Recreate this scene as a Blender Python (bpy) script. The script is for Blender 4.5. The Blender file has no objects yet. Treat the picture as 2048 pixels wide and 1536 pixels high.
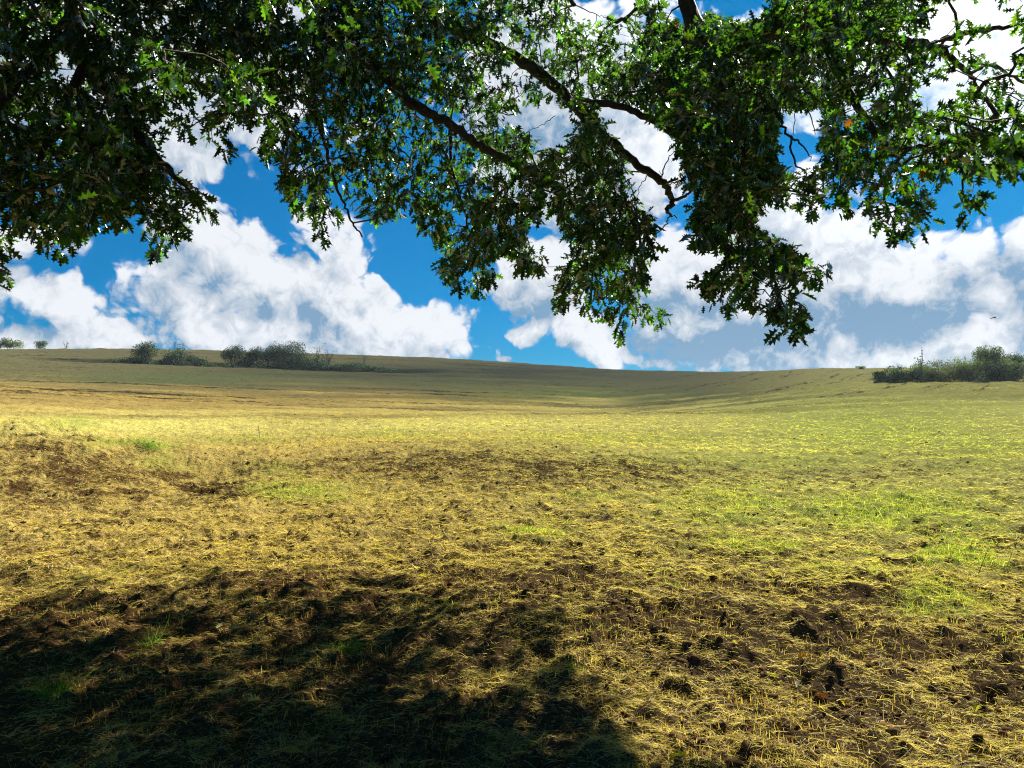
import bpy, math, random
import numpy as np
from mathutils import Vector
R = math.radians
rng = np.random.default_rng(11)
random.seed(5)
sc = bpy.context.scene
col = sc.collection

# ------------------------------------------------------------------ camera
FPX = 1490.0            # focal length in pixels of a 2048 wide frame
CAMZ = 1.6
PITCH = R(1.25)
cd = bpy.data.cameras.new('camera'); cam = bpy.data.objects.new('camera', cd); col.objects.link(cam)
cd.sensor_width = 36.0; cd.lens = 36.0 * FPX / 2048.0; cd.clip_start = 0.05; cd.clip_end = 9000
cam.location = (0, 0, CAMZ); cam.rotation_euler = (math.pi / 2 + PITCH, 0, 0)
sc.camera = cam

# ------------------------------------------------------------------ sun, exposure
SAZ, SEL = R(33), R(37)
SUN = np.array([math.sin(SAZ) * math.cos(SEL), math.cos(SAZ) * math.cos(SEL), math.sin(SEL)])
ld = bpy.data.lights.new('sun', 'SUN'); ld.energy = 5.0; ld.angle = R(0.5); ld.color = (1.0, 0.93, 0.80)
lo = bpy.data.objects.new('sun', ld); col.objects.link(lo)
lo.rotation_euler = Vector(SUN).to_track_quat('Z', 'Y').to_euler()
sc.view_settings.view_transform = 'Standard'; sc.view_settings.look = 'None'
sc.view_settings.exposure = 2.05; sc.view_settings.gamma = 1.0
sc.cycles.max_bounces = 6; sc.cycles.diffuse_bounces = 2; sc.cycles.glossy_bounces = 2
sc.cycles.transmission_bounces = 4; sc.cycles.volume_bounces = 0
try:
    sc.cycles.use_denoising = True; sc.cycles.denoising_input_passes = 'RGB_ALBEDO_NORMAL'; sc.cycles.denoising_prefilter = 'NONE'; sc.cycles.pixel_filter_type = 'BLACKMAN_HARRIS'; sc.cycles.filter_width = 1.1; sc.cycles.sample_clamp_indirect = 3.0
except Exception:
    pass

CP, SP = math.cos(PITCH), math.sin(PITCH)
def ray(px, py):                      # pixel (2048x1536) -> world direction
    a = (px - 1024) / FPX; b = (768 - py) / FPX
    return np.array([a, CP - b * SP, SP + b * CP])
def at(px, py, depth):                # point with the given depth along +Y from the lens
    d = ray(px, py); return np.array([0, 0, CAMZ]) + d * (depth / d[1])
def proj(P):
    P = np.asarray(P, float); X = P[..., 0]; Y = P[..., 1]; Z = P[..., 2] - CAMZ
    w = Y * CP + Z * SP; v = -Y * SP + Z * CP
    ws = np.where(w > 0.05, w, 0.05)
    return 1024 + FPX * X / ws, 768 - FPX * v / ws, w

# ------------------------------------------------------------------ sky
wd = bpy.data.worlds.new('World'); sc.world = wd; wd.use_nodes = True
wt = wd.node_tree; wt.nodes.clear()
class NB:
    def __init__(s, t): s.t = t
    def n(s, typ, **k):
        o = s.t.nodes.new(typ)
        for a, b in k.items(): setattr(o, a, b)
        return o
    def put(s, sock, v):
        if v is None: return
        if hasattr(v, 'is_output') or isinstance(v, bpy.types.NodeSocket): s.t.links.new(v, sock)
        else: sock.default_value = v
    def m(s, op, a, b=None, c=None, clamp=False):
        o = s.n('ShaderNodeMath', operation=op, use_clamp=clamp)
        s.put(o.inputs[0], a); s.put(o.inputs[1], b); s.put(o.inputs[2], c); return o.outputs[0]
    def v(s, op, a, b=None, scale=None):
        o = s.n('ShaderNodeVectorMath', operation=op)
        s.put(o.inputs[0], a); s.put(o.inputs[1], b)
        if scale is not None: s.put(o.inputs['Scale'], scale)
        return o.outputs['Value'] if op in ('LENGTH', 'DOT_PRODUCT') else o.outputs[0]
    def noise(s, vec, scale, detail=6, rough=0.55, dist=0.0):
        o = s.n('ShaderNodeTexNoise'); s.put(o.inputs['Vector'], vec)
        o.inputs['Scale'].default_value = scale; o.inputs['Detail'].default_value = detail
        o.inputs['Roughness'].default_value = rough; o.inputs['Distortion'].default_value = dist
        return o
    def mix(s, f, a, b, typ='MIX'):
        o = s.n('ShaderNodeMix', data_type='RGBA', blend_type=typ); s.put(o.inputs[0], f)
        s.put(o.inputs[6], a); s.put(o.inputs[7], b); return o.outputs[2]
    def ss(s, x, lo, hi, a=0.0, b=1.0):
        o = s.n('ShaderNodeMapRange', interpolation_type='SMOOTHSTEP')
        s.put(o.inputs[0], x); o.inputs[1].default_value = lo; o.inputs[2].default_value = hi
        o.inputs[3].default_value = a; o.inputs[4].default_value = b; return o.outputs[0]

def azel(px, py):
    d = ray(px, py); d = d / np.linalg.norm(d)
    return math.atan2(d[0], d[1]), math.asin(d[2])
SKY_GAMMA = 0.66; SKY_TINT = (0.010, 0.40, 0.78, 1); CLOUD_LIT = (4.2, 4.35, 4.6, 1); CLOUD_MID = (2.7, 3.05, 3.5, 1); CLOUD_DARK = (0.75, 1.55, 2.5, 1)
# cumulus banks: centre x, y, radius x, y (photo pixels), tilt in degrees, weight
BLOBS = [
 (395, 450, 95, 80, 0, 1), (320, 385, 40, 55, 0, .9), (480, 500, 85, 70, 30, 1), (560, 590, 140, 85, 30, 1), (700, 650, 170, 80, 15, 1),
 (850, 662, 82, 66, 0, 1.05), (640, 600, 120, 60, 35, 1), (370, 590, 110, 100, 20, .95), (110, 610, 100, 42, 25, .9), (50, 480, 90, 45, 0, .75), (200, 690, 130, 36, 0, .8),
 (700, 520, 58, 85, -10, .9), (650, 450, 55, 50, 0, .75), (770, 590, 50, 40, 0, .8),
 (150, 120, 420, 150, 0, 1), (560, 60, 120, 60, 0, .8), (320, 240, 60, 30, 0, .55), (1180, 180, 250, 170, 0, 1), (1100, 350, 150, 110, 0, .9), (1300, 330, 90, 90, 0, .9),
 (1090, 540, 95, 70, 0, .9), (1230, 500, 110, 80, 0, .85), (1050, 652, 42, 26, 10, .9), (1170, 670, 75, 52, 20, .95), (1010, 712, 30, 16, 0, .7),
 (1400, 560, 190, 110, 0, 1), (1330, 460, 50, 30, 0, .55), (1590, 450, 130, 85, 20, 1), (1650, 570, 220, 110, 10, 1), (1850, 590, 200, 75, 0, 1),
 (1720, 470, 60, 50, 0, .9), (1935, 515, 45, 50, 30, .85), (2060, 500, 70, 50, 0, .9), (1600, 670, 330, 55, 0, .95), (1930, 680, 180, 60, 0, .95),
 (1430, 725, 40, 16, 0, .7), (490, 660, 200, 70, 5, 1), (640, 690, 300, 50, 3, 1), (1750, 705, 430, 40, 0, 1), (1480, 620, 260, 100, 0, 1), (1080, 560, 110, 75, 0, 1), (1200, 700, 70, 40, 0, .9), (60, 700, 120, 26, 0, .8), (1620, 480, 150, 100, 0, .9), (1760, 110, 420, 110, 0, 1), (1960, 190, 160, 120, 0, .85), (2150, 620, 160, 160, 0, 1), (-160, 560, 130, 130, 0, .9)]
GREY = [(1500, 665, 260, 55, 0, 1), (1760, 640, 200, 45, 10, .9), (2030, 600, 120, 60, 0, 1), (600, 640, 110, 45, 20, .45), (1400, 600, 120, 50, 0, .6), (1200, 560, 160, 70, 0, .5), (1150, 200, 260, 130, 0, .45),
        (1230, 690, 60, 40, 0, .6), (1650, 610, 90, 50, 0, .5), (200, 690, 160, 40, 0, .3), (60, 660, 90, 50, 0, .3), (1560, 540, 70, 40, 0, .3)]
def blob_group(name, blobs, power):
    g = bpy.data.node_groups.new(name, 'ShaderNodeTree')
    g.interface.new_socket('P', in_out='INPUT', socket_type='NodeSocketVector')
    g.interface.new_socket('F', in_out='OUTPUT', socket_type='NodeSocketFloat')
    b = NB(g); gi = b.n('NodeGroupInput'); go = b.n('NodeGroupOutput'); acc = None
    sx = b.n('ShaderNodeSeparateXYZ'); g.links.new(gi.outputs[0], sx.inputs[0])
    for (x, y, rx, ry, t, w) in blobs:
        u, v = azel(x, y)
        mp = b.n('ShaderNodeMapping', vector_type='TEXTURE')
        cx = b.n('ShaderNodeCombineXYZ'); g.links.new(sx.outputs[0], cx.inputs[0]); g.links.new(sx.outputs[1], cx.inputs[1])
        if acc is not None: g.links.new(acc, cx.inputs[2])          # keeps the evaluation one bank after another
        g.links.new(cx.outputs[0], mp.inputs[0])
        mp.inputs['Location'].default_value = (u, v, 0); mp.inputs['Rotation'].default_value = (0, 0, R(-t))
        mp.inputs['Scale'].default_value = (rx / FPX, ry / FPX, 1e5)
        q = b.v('LENGTH', mp.outputs[0])
        e = b.m('MULTIPLY_ADD', q, -0.62 * w, 1.0 * w)
        acc = e if acc is None else b.m('SMOOTH_MAX', acc, e, 0.12)
    g.links.new(b.m('MAXIMUM', acc, -0.6), go.inputs[0])
    return g
def density_group(name, full):
    g = bpy.data.node_groups.new(name, 'ShaderNodeTree')
    g.interface.new_socket('D', in_out='INPUT', socket_type='NodeSocketVector')
    g.interface.new_socket('F', in_out='OUTPUT', socket_type='NodeSocketFloat')
    g.interface.new_socket('P', in_out='OUTPUT', socket_type='NodeSocketVector')
    b = NB(g); gi = b.n('NodeGroupInput'); go = b.n('NodeGroupOutput')
    d = gi.outputs[0]
    w1 = b.noise(d, 8, 3 if full else 1, .55)
    off = b.v('SCALE', b.v('SUBTRACT', w1.outputs['Color'], (.5, .5, .5)), scale=0.085)
    dd = b.v('ADD', d, off)
    sep = b.n('ShaderNodeSeparateXYZ'); g.links.new(dd, sep.inputs[0])
    u = b.m('ARCTAN2', sep.outputs[0], sep.outputs[1]); v = b.m('ARCSINE', sep.outputs[2])
    cmb = b.n('ShaderNodeCombineXYZ'); g.links.new(u, cmb.inputs[0]); g.links.new(v, cmb.inputs[1])
    bg = b.n('ShaderNodeGroup'); bg.node_tree = BG; g.links.new(cmb.outputs[0], bg.inputs[0])
    n1 = b.noise(dd, 14, 9 if full else 4, .64, .2)
    f = b.m('ADD', bg.outputs[0], b.m('MULTIPLY_ADD', n1.outputs[0], .95, -.475))
    if full:                                                   # rounded billows
        vo = b.n('ShaderNodeTexVoronoi', feature='F1'); vo.inputs['Scale'].default_value = 30
        vo.inputs['Detail'].default_value = 1.6; vo.inputs['Roughness'].default_value = .6
        g.links.new(b.v('ADD', dd, b.v('SCALE', n1.outputs['Color'], scale=.02)), vo.inputs['Vector'])
        f = b.m('MULTIPLY_ADD', vo.outputs['Distance'], -.34, b.m('ADD', f, .17))
    g.links.new(f, go.inputs[0]); g.links.new(cmb.outputs[0], go.inputs[1])
    return g
BG = blob_group('cloud_banks', BLOBS, 1); GG = blob_group('cloud_bases', GREY, 1)
DG = density_group('cloud_density', True); DS = density_group('cloud_density_soft', False)
W = NB(wt)
tc = W.n('ShaderNodeTexCoord')
sky = W.n('ShaderNodeTexSky', sky_type='NISHITA'); sky.sun_disc = False; sky.sun_elevation = SEL; sky.sun_rotation = SAZ
sky.air_density = 1.0; sky.dust_density = 0.3; sky.ozone_density = 4.0
gm = W.n('ShaderNodeGamma'); gm.inputs[1].default_value = SKY_GAMMA; wt.links.new(sky.outputs[0], gm.inputs[0])
skyb = W.mix(1.0, gm.outputs[0], SKY_TINT, 'MULTIPLY')
dvec = W.v('NORMALIZE', tc.outputs['Generated'])
a0 = W.n('ShaderNodeGroup'); a0.node_tree = DG; wt.links.new(dvec, a0.inputs[0])
d2 = W.v('NORMALIZE', W.v('ADD', dvec, (0.022, 0.0, 0.034)))
a1 = W.n('ShaderNodeGroup'); a1.node_tree = DS; wt.links.new(d2, a1.inputs[0])
gg = W.n('ShaderNodeGroup'); gg.node_tree = GG; wt.links.new(a0.outputs[1], gg.inputs[0])
alpha = W.ss(a0.outputs[0], 0.14, 0.33)
slope = W.m('SUBTRACT', a1.outputs[0], a0.outputs[0])         # > 0: more cloud towards the sun, so this side is shaded
thick = W.ss(W.m('MULTIPLY_ADD', slope, 1.5, W.m('MULTIPLY', a0.outputs[0], .45)), -.35, 1.0)
base = W.ss(W.m('MULTIPLY_ADD', slope, .7, gg.outputs[0]), .10, 1.25)
relief = W.noise(W.v('ADD', dvec, W.v('SCALE', a0.outputs[1], scale=.1)), 34, 6, .62, .5)
shade = W.m('ADD', W.m('MULTIPLY', thick, .70), W.m('MULTIPLY', base, .62))
shade = W.m('MULTIPLY_ADD', W.m('SUBTRACT', relief.outputs[0], .50), 2.0, shade, clamp=True)
ccol = W.mix(W.ss(shade, .50, 1.15), W.mix(W.ss(shade, .05, .65), CLOUD_LIT, CLOUD_MID), CLOUD_DARK)
near_sun = W.ss(W.v('DOT_PRODUCT', dvec, tuple(float(q_) for q_ in SUN)), .86, 1.0)
ccol = W.v('SCALE', ccol, scale=W.m('MULTIPLY_ADD', near_sun, .7, 1.0))
skyc = W.mix(alpha, skyb, ccol)
bgn = W.n('ShaderNodeBackground'); bgn.inputs[1].default_value = 0.05
wt.links.new(skyc, bgn.inputs[0])
wo = W.n('ShaderNodeOutputWorld'); wt.links.new(bgn.outputs[0], wo.inputs[0])
wd.cycles.sampling_method = 'MANUAL'; wd.cycles.sample_map_resolution = 512

# ------------------------------------------------------------------ numpy noise
_pt = rng.permutation(1024); _gr = rng.normal(size=(1024, 2)); _gr /= np.linalg.norm(_gr, axis=1)[:, None]
def perlin(x, y, seed=0):
    xi = np.floor(x).astype(np.int64); yi = np.floor(y).astype(np.int64)
    xf = x - xi; yf = y - yi
    def g(ix, iy, dx, dy):
        h = _pt[(_pt[(ix + seed * 17) & 1023] + iy + seed * 91) & 1023]
        return _gr[h, 0] * dx + _gr[h, 1] * dy
    u = xf ** 3 * (xf * (xf * 6 - 15) + 10); v = yf ** 3 * (yf * (yf * 6 - 15) + 10)
    a = g(xi, yi, xf, yf); b = g(xi + 1, yi, xf - 1, yf); c = g(xi, yi + 1, xf, yf - 1); d = g(xi + 1, yi + 1, xf - 1, yf - 1)
    return (a + (b - a) * u + (c + (d - c) * u - a - (b - a) * u) * v) * 1.5
def fbm(x, y, octv=4, seed=0, gain=.5):
    s = 0; a = 1.0
    for i in range(octv):
        s = s + a * perlin(x * 2 ** i, y * 2 ** i, seed + i); a *= gain
    return s
def sstep(x, a, b):
    t = np.clip((x - a) / (b - a), 0, 1); return t * t * (3 - 2 * t)

# ------------------------------------------------------------------ terrain height
def zr(row, d): return CAMZ + (400 - row) / 745.0 * d        # row in a 768 high frame
DEP = [1, 5, 12, 20, 28, 40, 55, 70, 85, 110, 140, 165, 200, 240, 300, 400, 700, 6000]
COLS = {
 -300: [0, 0, .1, .5, .9, 1.5, 2.2, 2.7, 3.6, 6.0, 10.0, 13.0, 15.2, 15.5, 14, 10, 0, -30],
 0:    [0, 0, .12, .42, .62, 1.0, zr(398, 55), zr(391, 70), zr(384, 85), zr(374, 110), zr(363, 140), zr(356, 165), zr(350, 200), 14.8, 13.5, 9, 0, -30],
 130:  [0, 0, .02, .10, .35, .80, zr(406, 55), zr(398, 70), zr(390, 85), zr(378, 110), zr(366.5, 140), zr(358, 165), zr(349, 200), 14.9, 14, 9, 0, -30],
 300:  [0, 0, .02, .18, .45, .82, .75, zr(406, 70), zr(397, 85), zr(384, 110), zr(371, 140), zr(362.5, 165), zr(353.5, 200), 14.0, 13.2, 9, 0, -30],
 450:  [0, 0, .06, .32, .55, .84, .55, zr(410, 70), zr(401, 85), zr(389, 110), zr(376, 140), zr(367, 165), zr(358.5, 200), 12.7, 12, 8, 0, -30],
 615:  [0, 0, .04, .28, .50, .80, .25, .35, zr(408, 85), zr(396, 110), zr(384, 140), zr(376, 165), zr(370, 200), 9.8, 9.5, 6, 0, -30],
 700:  [0, 0, .02, .25, .52, .90, .85, zr(408, 70), zr(401, 85), zr(391, 110), zr(381, 140), zr(375, 165), zr(371.7, 200), 9.6, 8.8, 6, 0, -30],
 800:  [0, 0, .02, .30, .60, 1.08, zr(401, 55), zr(395, 70), zr(389, 85), zr(380, 110), zr(372.5, 140), zr(368.8, 165), 8.9, 8.8, 8, 6, 0, -30],
 900:  [0, 0, .04, .40, .72, 1.3, zr(397, 55), zr(389, 70), zr(383.5, 85), 4.3, zr(371, 140), zr(368, 165), 8.9, 8.8, 8, 6, 0, -30],
 1024: [0, 0, .06, .45, .80, 1.4, zr(393, 55), zr(386.5, 70), zr(382, 85), 4.2, 6.6, 8.3, 9.2, 9.0, 8, 6, 0, -30],
 1350: [0, 0, .1, .5, .9, 1.5, 2.3, 3.2, 4.0, 5.0, 6.6, 8.3, 9.2, 9.0, 8, 6, 0, -30]}
def pchip(xk, yk, x):
    xk = np.array(xk); yk = np.array(yk, float); h = np.diff(xk); dl = np.diff(yk) / h
    m = np.zeros(len(xk)); m[0] = dl[0]; m[-1] = dl[-1]
    for i in range(1, len(xk) - 1):
        if dl[i - 1] * dl[i] > 0:
            m[i] = 2 * dl[i - 1] * dl[i] / (dl[i - 1] + dl[i])
    i = np.clip(np.searchsorted(xk, x) - 1, 0, len(h) - 1); t = (x - xk[i]) / h[i]
    return ((2 * t**3 - 3 * t**2 + 1) * yk[i] + (t**3 - 2 * t**2 + t) * h[i] * m[i] + (-2 * t**3 + 3 * t**2) * yk[i + 1] + (t**3 - t**2) * h[i] * m[i + 1])
LD = np.linspace(0, math.log(6000), 1400); AZ = np.linspace(-1.1, 1.1, 221)
_ca = np.array([math.atan((c - 512) / 745.0) for c in COLS]); _cz = np.array([pchip(np.log(DEP), v, LD) for v in COLS.values()])
TAB = np.array([np.interp(AZ, _ca, _cz[:, j]) for j in range(len(LD))]).T
_k = np.exp(-(np.arange(-9, 10) / 3.5) ** 2); _k /= _k.sum()
_p = np.pad(TAB, ((9, 9), (0, 0)), 'edge'); TAB = sum(_k[i] * _p[i:i + len(AZ)] for i in range(19))
def height0(x, y):
    az = np.arctan2(x, y); fw = sstep(np.cos(az), .15, .55)
    ya = np.maximum(np.where(y > 0, y, 1.0), 1.0)
    fa = np.clip((np.clip(az, -1.09, 1.09) + 1.1) / .01, 0, 219.999); fd = np.clip(np.log(ya) / LD[-1] * 1399, 0, 1398.999)
    ia = fa.astype(int); i_d = fd.astype(int); ta = fa - ia; td = fd - i_d
    z = (TAB[ia, i_d] * (1 - ta) + TAB[ia + 1, i_d] * ta) * (1 - td) + (TAB[ia, i_d + 1] * (1 - ta) + TAB[ia + 1, i_d + 1] * ta) * td
    return z * fw
# swales and mounds of the near field: photo pixel, size in metres, height
def ground_pt(px, py, hf=None):
    hf = hf or height0
    d = ray(px, py); t = 2.0
    for k in range(4000):
        P = np.array([0, 0, CAMZ]) + d * t
        if P[2] <= float(hf(np.array([P[0]]), np.array([P[1]]))[0]): break
        t *= 1.004
    return P
MOUNDS = []
for (px, py, rx, ry, h) in [(40, 940, 3.6, 2.8, .9), (300, 905, 3.0, 3.0, -.25), (420, 965, 1.6, 1.2, -.34), (460, 985, .9, .4, -.22), (850, 915, 6, 4.0, .30), (1200, 960, 4, 3, .16),
                            (1650, 950, 4, 3, -.20), (1900, 985, 3, 2, .15), (1330, 1235, .9, .5, .10), (1100, 1250, .8, .4, .12), (600, 1180, 1.0, .4, .08)]:
    P = ground_pt(px, py); MOUNDS.append((P[0], P[1], rx, ry, h))
def rowuv(x, y):                      # contour rows on the left hill, slanting rows on the right one
    t = sstep(x, -10, 70); ang = R(3) * (1 - t) + R(38) * t
    return x * np.cos(ang) + y * np.sin(ang), -x * np.sin(ang) + y * np.cos(ang)
def height(x, y, fine=True):
    z = height0(x, y)
    r = np.hypot(x, y)
    for (mx, my, rx, ry, h) in MOUNDS:
        z = z + h * np.exp(-((x - mx) / rx) ** 2 - ((y - my) / ry) ** 2)
    # hedge bank at the foot of the left hedge
    az = np.arctan2(x, np.maximum(y, .01))
    bank = sstep(az, -.62, -.50) * (1 - sstep(az, -.16, -.05)) * (y > 20)
    yb = 158 + 3 * np.sin(x * .05)
    z = z - 1.5 * bank * np.exp(-((y - yb) / 7.0) ** 2) * (y < yb) + 0 * z
    z = z - 1.5 * bank * np.exp(-((y - yb) / 1.2) ** 2) * (y >= yb)
    z = z + .10 * fbm(x * .11, y * .11, 3, 3) * sstep(r, 3, 12)
    if fine:
        amp = 1 - .45 * sstep(r, 30, 150)
        z = z + amp * (.055 * fbm(x * 1.1, y * 1.1, 3, 7) + .046 * np.abs(fbm(x * 3.2, y * 3.2, 3, 12)) )
        c = fbm(x * 3.6, y * 3.6, 3, 31)
        z = z + amp * .08 * np.maximum(0, c - .38) - amp * .11 * np.maximum(0, -c - .50)
        ru_, rv_ = rowuv(x, y)
        z = z + .13 * sstep(r, 50, 80) * (1 - sstep(r, 260, 320)) * perlin(ru_ * .018, rv_ * .42, 333)
        z = z + .10 * sstep(r, 25, 60) * fbm(x * .35, y * .9, 3, 51)
        z = z + .018 * fbm(x * 9, y * 9, 3, 21) * (1 - sstep(r, 20, 40))
    return z

# ------------------------------------------------------------------ what grows where (photo pixels projected on the ground)
def blobs(px, py, L):
    s = np.zeros_like(px)
    for (x, y, rx, ry, w) in L:
        s = np.maximum(s, w * np.exp(-(((px - x) / rx) ** 2 + ((py - y) / ry) ** 2)))
    return s
GREEN = [(140, 845, 90, 12, .6), (250, 888, 90, 11, 1), (320, 897, 35, 7, 1), (330, 925, 60, 10, .6), (600, 985, 120, 26, .8), (470, 880, 120, 10, .5), (560, 940, 60, 10, .6), (760, 870, 160, 10, .5),
         (1060, 1062, 90, 18, .75), (1180, 1000, 120, 20, .45), (1480, 1010, 170, 45, .75), (1790, 1020, 220, 45, .9), (1500, 1100, 150, 22, .6), (1920, 1115, 90, 34, 1), (1960, 1060, 140, 30, .6),
         (1880, 1205, 110, 40, 1), (1690, 1140, 120, 28, .65), (1500, 920, 400, 30, .45), (1250, 880, 300, 14, .5), (1750, 860, 300, 60, .55), (1950, 900, 160, 50, .5), (1100, 790, 200, 14, .3), (1950, 1290, 80, 30, .35),
         (1390, 1170, 120, 16, .4), (210, 1150, 120, 16, .35), (880, 1210, 60, 14, .5), (700, 1310, 50, 24, .5), (120, 1400, 50, 30, .5), (300, 1290, 40, 16, .4), (300, 1440, 180, 60, .25), (1130, 1360, 60, 14, .5), (1200, 1250, 60, 14, .5)]
SOIL = [(150, 950, 220, 52, .8), (60, 905, 160, 30, .6), (440, 988, 80, 16, 1.4), (385, 966, 36, 10, 1.4), (340, 940, 40, 6, 1.2), (90, 872, 60, 5, 1.2), (182, 880, 16, 6, 1.4), (850, 925, 240, 40, .5), (1050, 950, 260, 40, .4), (1150, 930, 300, 30, .5), (560, 930, 90, 16, .5),
        (1000, 1160, 330, 45, .6), (1540, 1180, 220, 30, .6), (1300, 1230, 160, 40, .5), (1640, 1200, 50, 16, .6), (1700, 1420, 420, 90, .4), (1050, 1450, 300, 110, .4), (1990, 1060, 90, 18, .5), (1840, 1060, 60, 12, .5), (1620, 800, 260, 9, .5),
        (300, 1330, 420, 90, .5), (600, 1450, 500, 120, .5), (1480, 1500, 400, 60, .5)]
def masks(x, y, z):
    px, py, w = proj(np.stack([x, y, z], -1))
    j = fbm(x * .8, y * .8, 4, 61, .7)
    qx = px + 40 * j * np.clip(9 / np.maximum(w, 3), .2, 1); qy = py + 22 * fbm(x * .6 + 9, y * .6, 4, 71, .7) * np.clip(9 / np.maximum(w, 3), .3, 1)
    g = blobs(qx, qy, GREEN); s = blobs(qx, qy, SOIL)
    back = w < 1.5
    s = s * .75; g = g * .72
    g = np.where(back, .3, g); s = np.where(back, .6, s)
    return g, s, px, py
def lerp(a, b_, t): return np.asarray(a)[None, :] * (1 - t[:, None]) + np.asarray(b_)[None, :] * t[:, None]
def blend(c, b_, t): return c * (1 - t[:, None]) + np.asarray(b_)[None, :] * t[:, None]
def litter_and_shadow_tone(x_, y_, px, py, g):
    rr_ = np.hypot(x_, y_); n_lo = fbm(x_ * .05, y_ * .12, 4, 81)
    lit = lerp((.52, .395, .115), (.56, .49, .15), sstep(px, 500, 1700))
    lit = blend(lit, (.76, .69, .20), blobs(px, py, [(300, 850, 420, 26, .8), (1000, 850, 700, 18, .8), (1500, 905, 420, 26, .7)]))
    lit = blend(lit, (.62, .60, .18), np.clip(sstep(px, 1150, 1700) * sstep(py, 745, 800) * (1 - sstep(py, 1000, 1150)), 0, 1) * .65)
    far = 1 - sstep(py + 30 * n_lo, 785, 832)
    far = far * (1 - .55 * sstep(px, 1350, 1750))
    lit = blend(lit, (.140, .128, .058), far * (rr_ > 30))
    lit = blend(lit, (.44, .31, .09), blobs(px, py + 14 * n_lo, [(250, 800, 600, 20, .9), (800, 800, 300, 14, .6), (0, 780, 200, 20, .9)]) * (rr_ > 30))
    lit = blend(lit, (.036, .040, .028), blobs(px, py + 10 * n_lo, [(1000, 745, 330, 20, .9), (640, 742, 260, 14, .6)]) * (rr_ > 60))  # cloud shadow on the far ridge, painted into the litter colour
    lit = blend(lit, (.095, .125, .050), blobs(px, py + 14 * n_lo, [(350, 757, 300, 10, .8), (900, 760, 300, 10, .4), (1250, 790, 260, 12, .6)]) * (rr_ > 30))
    lit = blend(lit, (.22, .34, .035), g * .85)
    return lit, far, n_lo
# ------------------------------------------------------------------ materials
def mat(name):
    m = bpy.data.materials.new(name); m.use_nodes = True; m.node_tree.nodes.clear(); return m, NB(m.node_tree)
def out(b, sh): o = b.n('ShaderNodeOutputMaterial'); b.t.links.new(sh, o.inputs[0])
def attr_col(b, name): a = b.n('ShaderNodeAttribute'); a.attribute_name = name; return a
def leafy(name, trans=.45, gloss=.12, rough=.45, tint=(1.25, 1.35, .5, 1)):
    m, b = mat(name); a = attr_col(b, 'tone')
    geo = b.n('ShaderNodeNewGeometry'); nz = b.noise(geo.outputs['Position'], 45, 3)
    c = b.mix(b.m('MULTIPLY', nz.outputs[0], .5), a.outputs['Color'], (0, 0, 0, 1))
    d = b.n('ShaderNodeBsdfDiffuse'); b.put(d.inputs[0], c)
    t = b.n('ShaderNodeBsdfTranslucent'); b.put(t.inputs[0], b.mix(1.0, c, tint, 'MULTIPLY'))
    mx = b.n('ShaderNodeMixShader'); mx.inputs[0].default_value = trans
    b.put(mx.inputs[1], d.outputs[0]); b.put(mx.inputs[2], t.outputs[0])
    g = b.n('ShaderNodeBsdfGlossy'); g.inputs['Roughness'].default_value = rough; g.inputs[0].default_value = (.9, .95, 1, 1)
    fr = b.n('ShaderNodeLayerWeight'); fr.inputs[0].default_value = .25
    m2 = b.n('ShaderNodeMixShader'); b.put(m2.inputs[0], b.m('MULTIPLY', fr.outputs['Fresnel'], gloss)); b.put(m2.inputs[1], mx.outputs[0]); b.put(m2.inputs[2], g.outputs[0])
    out(b, m2.outputs[0]); return m
M_leaf = leafy('oak_leaf', .42, .20, .40, (7.2, 8.0, .55, 1))
M_grass = leafy('grass_blade', .42, .012, .5, (1.2, 1.25, .55, 1))
M_bush = leafy('bush_leaf', .30, .05, .6, (1.3, 1.5, .6, 1))
def bark(name, c1, c2):
    m, b = mat(name); geo = b.n('ShaderNodeNewGeometry')
    n = b.noise(geo.outputs['Position'], 28, 8, .65); n2 = b.noise(geo.outputs['Position'], 5, 4)
    c = b.mix(b.ss(n.outputs[0], .35, .65), c1, c2); c = b.mix(b.ss(n2.outputs[0], .5, .65, 0, .35), c, (.04, .05, .03, 1))
    p = b.n('ShaderNodeBsdfPrincipled'); b.put(p.inputs['Base Color'], c); p.inputs['Roughness'].default_value = .9
    bp = b.n('ShaderNodeBump'); bp.inputs['Strength'].default_value = .8; bp.inputs['Distance'].default_value = .02; b.put(bp.inputs['Height'], n.outputs[0])
    b.put(p.inputs['Normal'], bp.outputs[0]); out(b, p.outputs[0]); return m
M_bark = bark('oak_bark', (.008, .007, .006, 1), (.028, .024, .020, 1))
M_twig = bark('twig_bark', (.02, .015, .012, 1), (.07, .055, .04, 1))

m, b = mat('field_soil'); M_soil = m
A, B_, K = attr_col(b, 'soil_tone'), attr_col(b, 'litter_and_shadow_tone'), attr_col(b, 'cover')
geo = b.n('ShaderNodeNewGeometry'); P = geo.outputs['Position']
sp = b.n('ShaderNodeSeparateXYZ'); b.put(sp.inputs[0], P)
flat = b.n('ShaderNodeCombineXYZ'); b.put(flat.inputs[0], sp.outputs[0]); b.put(flat.inputs[1], sp.outputs[1])
n1 = b.noise(flat.outputs[0], 16, 6, .65, .6); n2 = b.noise(flat.outputs[0], 2.2, 5, .6, .4); n3 = b.noise(flat.outputs[0], 60, 3, .6)
rw = attr_col(b, 'row'); n4 = b.noise(rw.outputs['Vector'], 1.0, 5, .6)
f = b.m('ADD', b.m('MULTIPLY', n1.outputs[0], .5), b.m('MULTIPLY', n2.outputs[0], .5))
f = b.m('MULTIPLY_ADD', b.m('SUBTRACT', n4.outputs[0], .5), K.outputs['Vector'], f) if False else f
sk = b.n('ShaderNodeSeparateColor'); b.put(sk.inputs[0], K.outputs['Color'])
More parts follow.
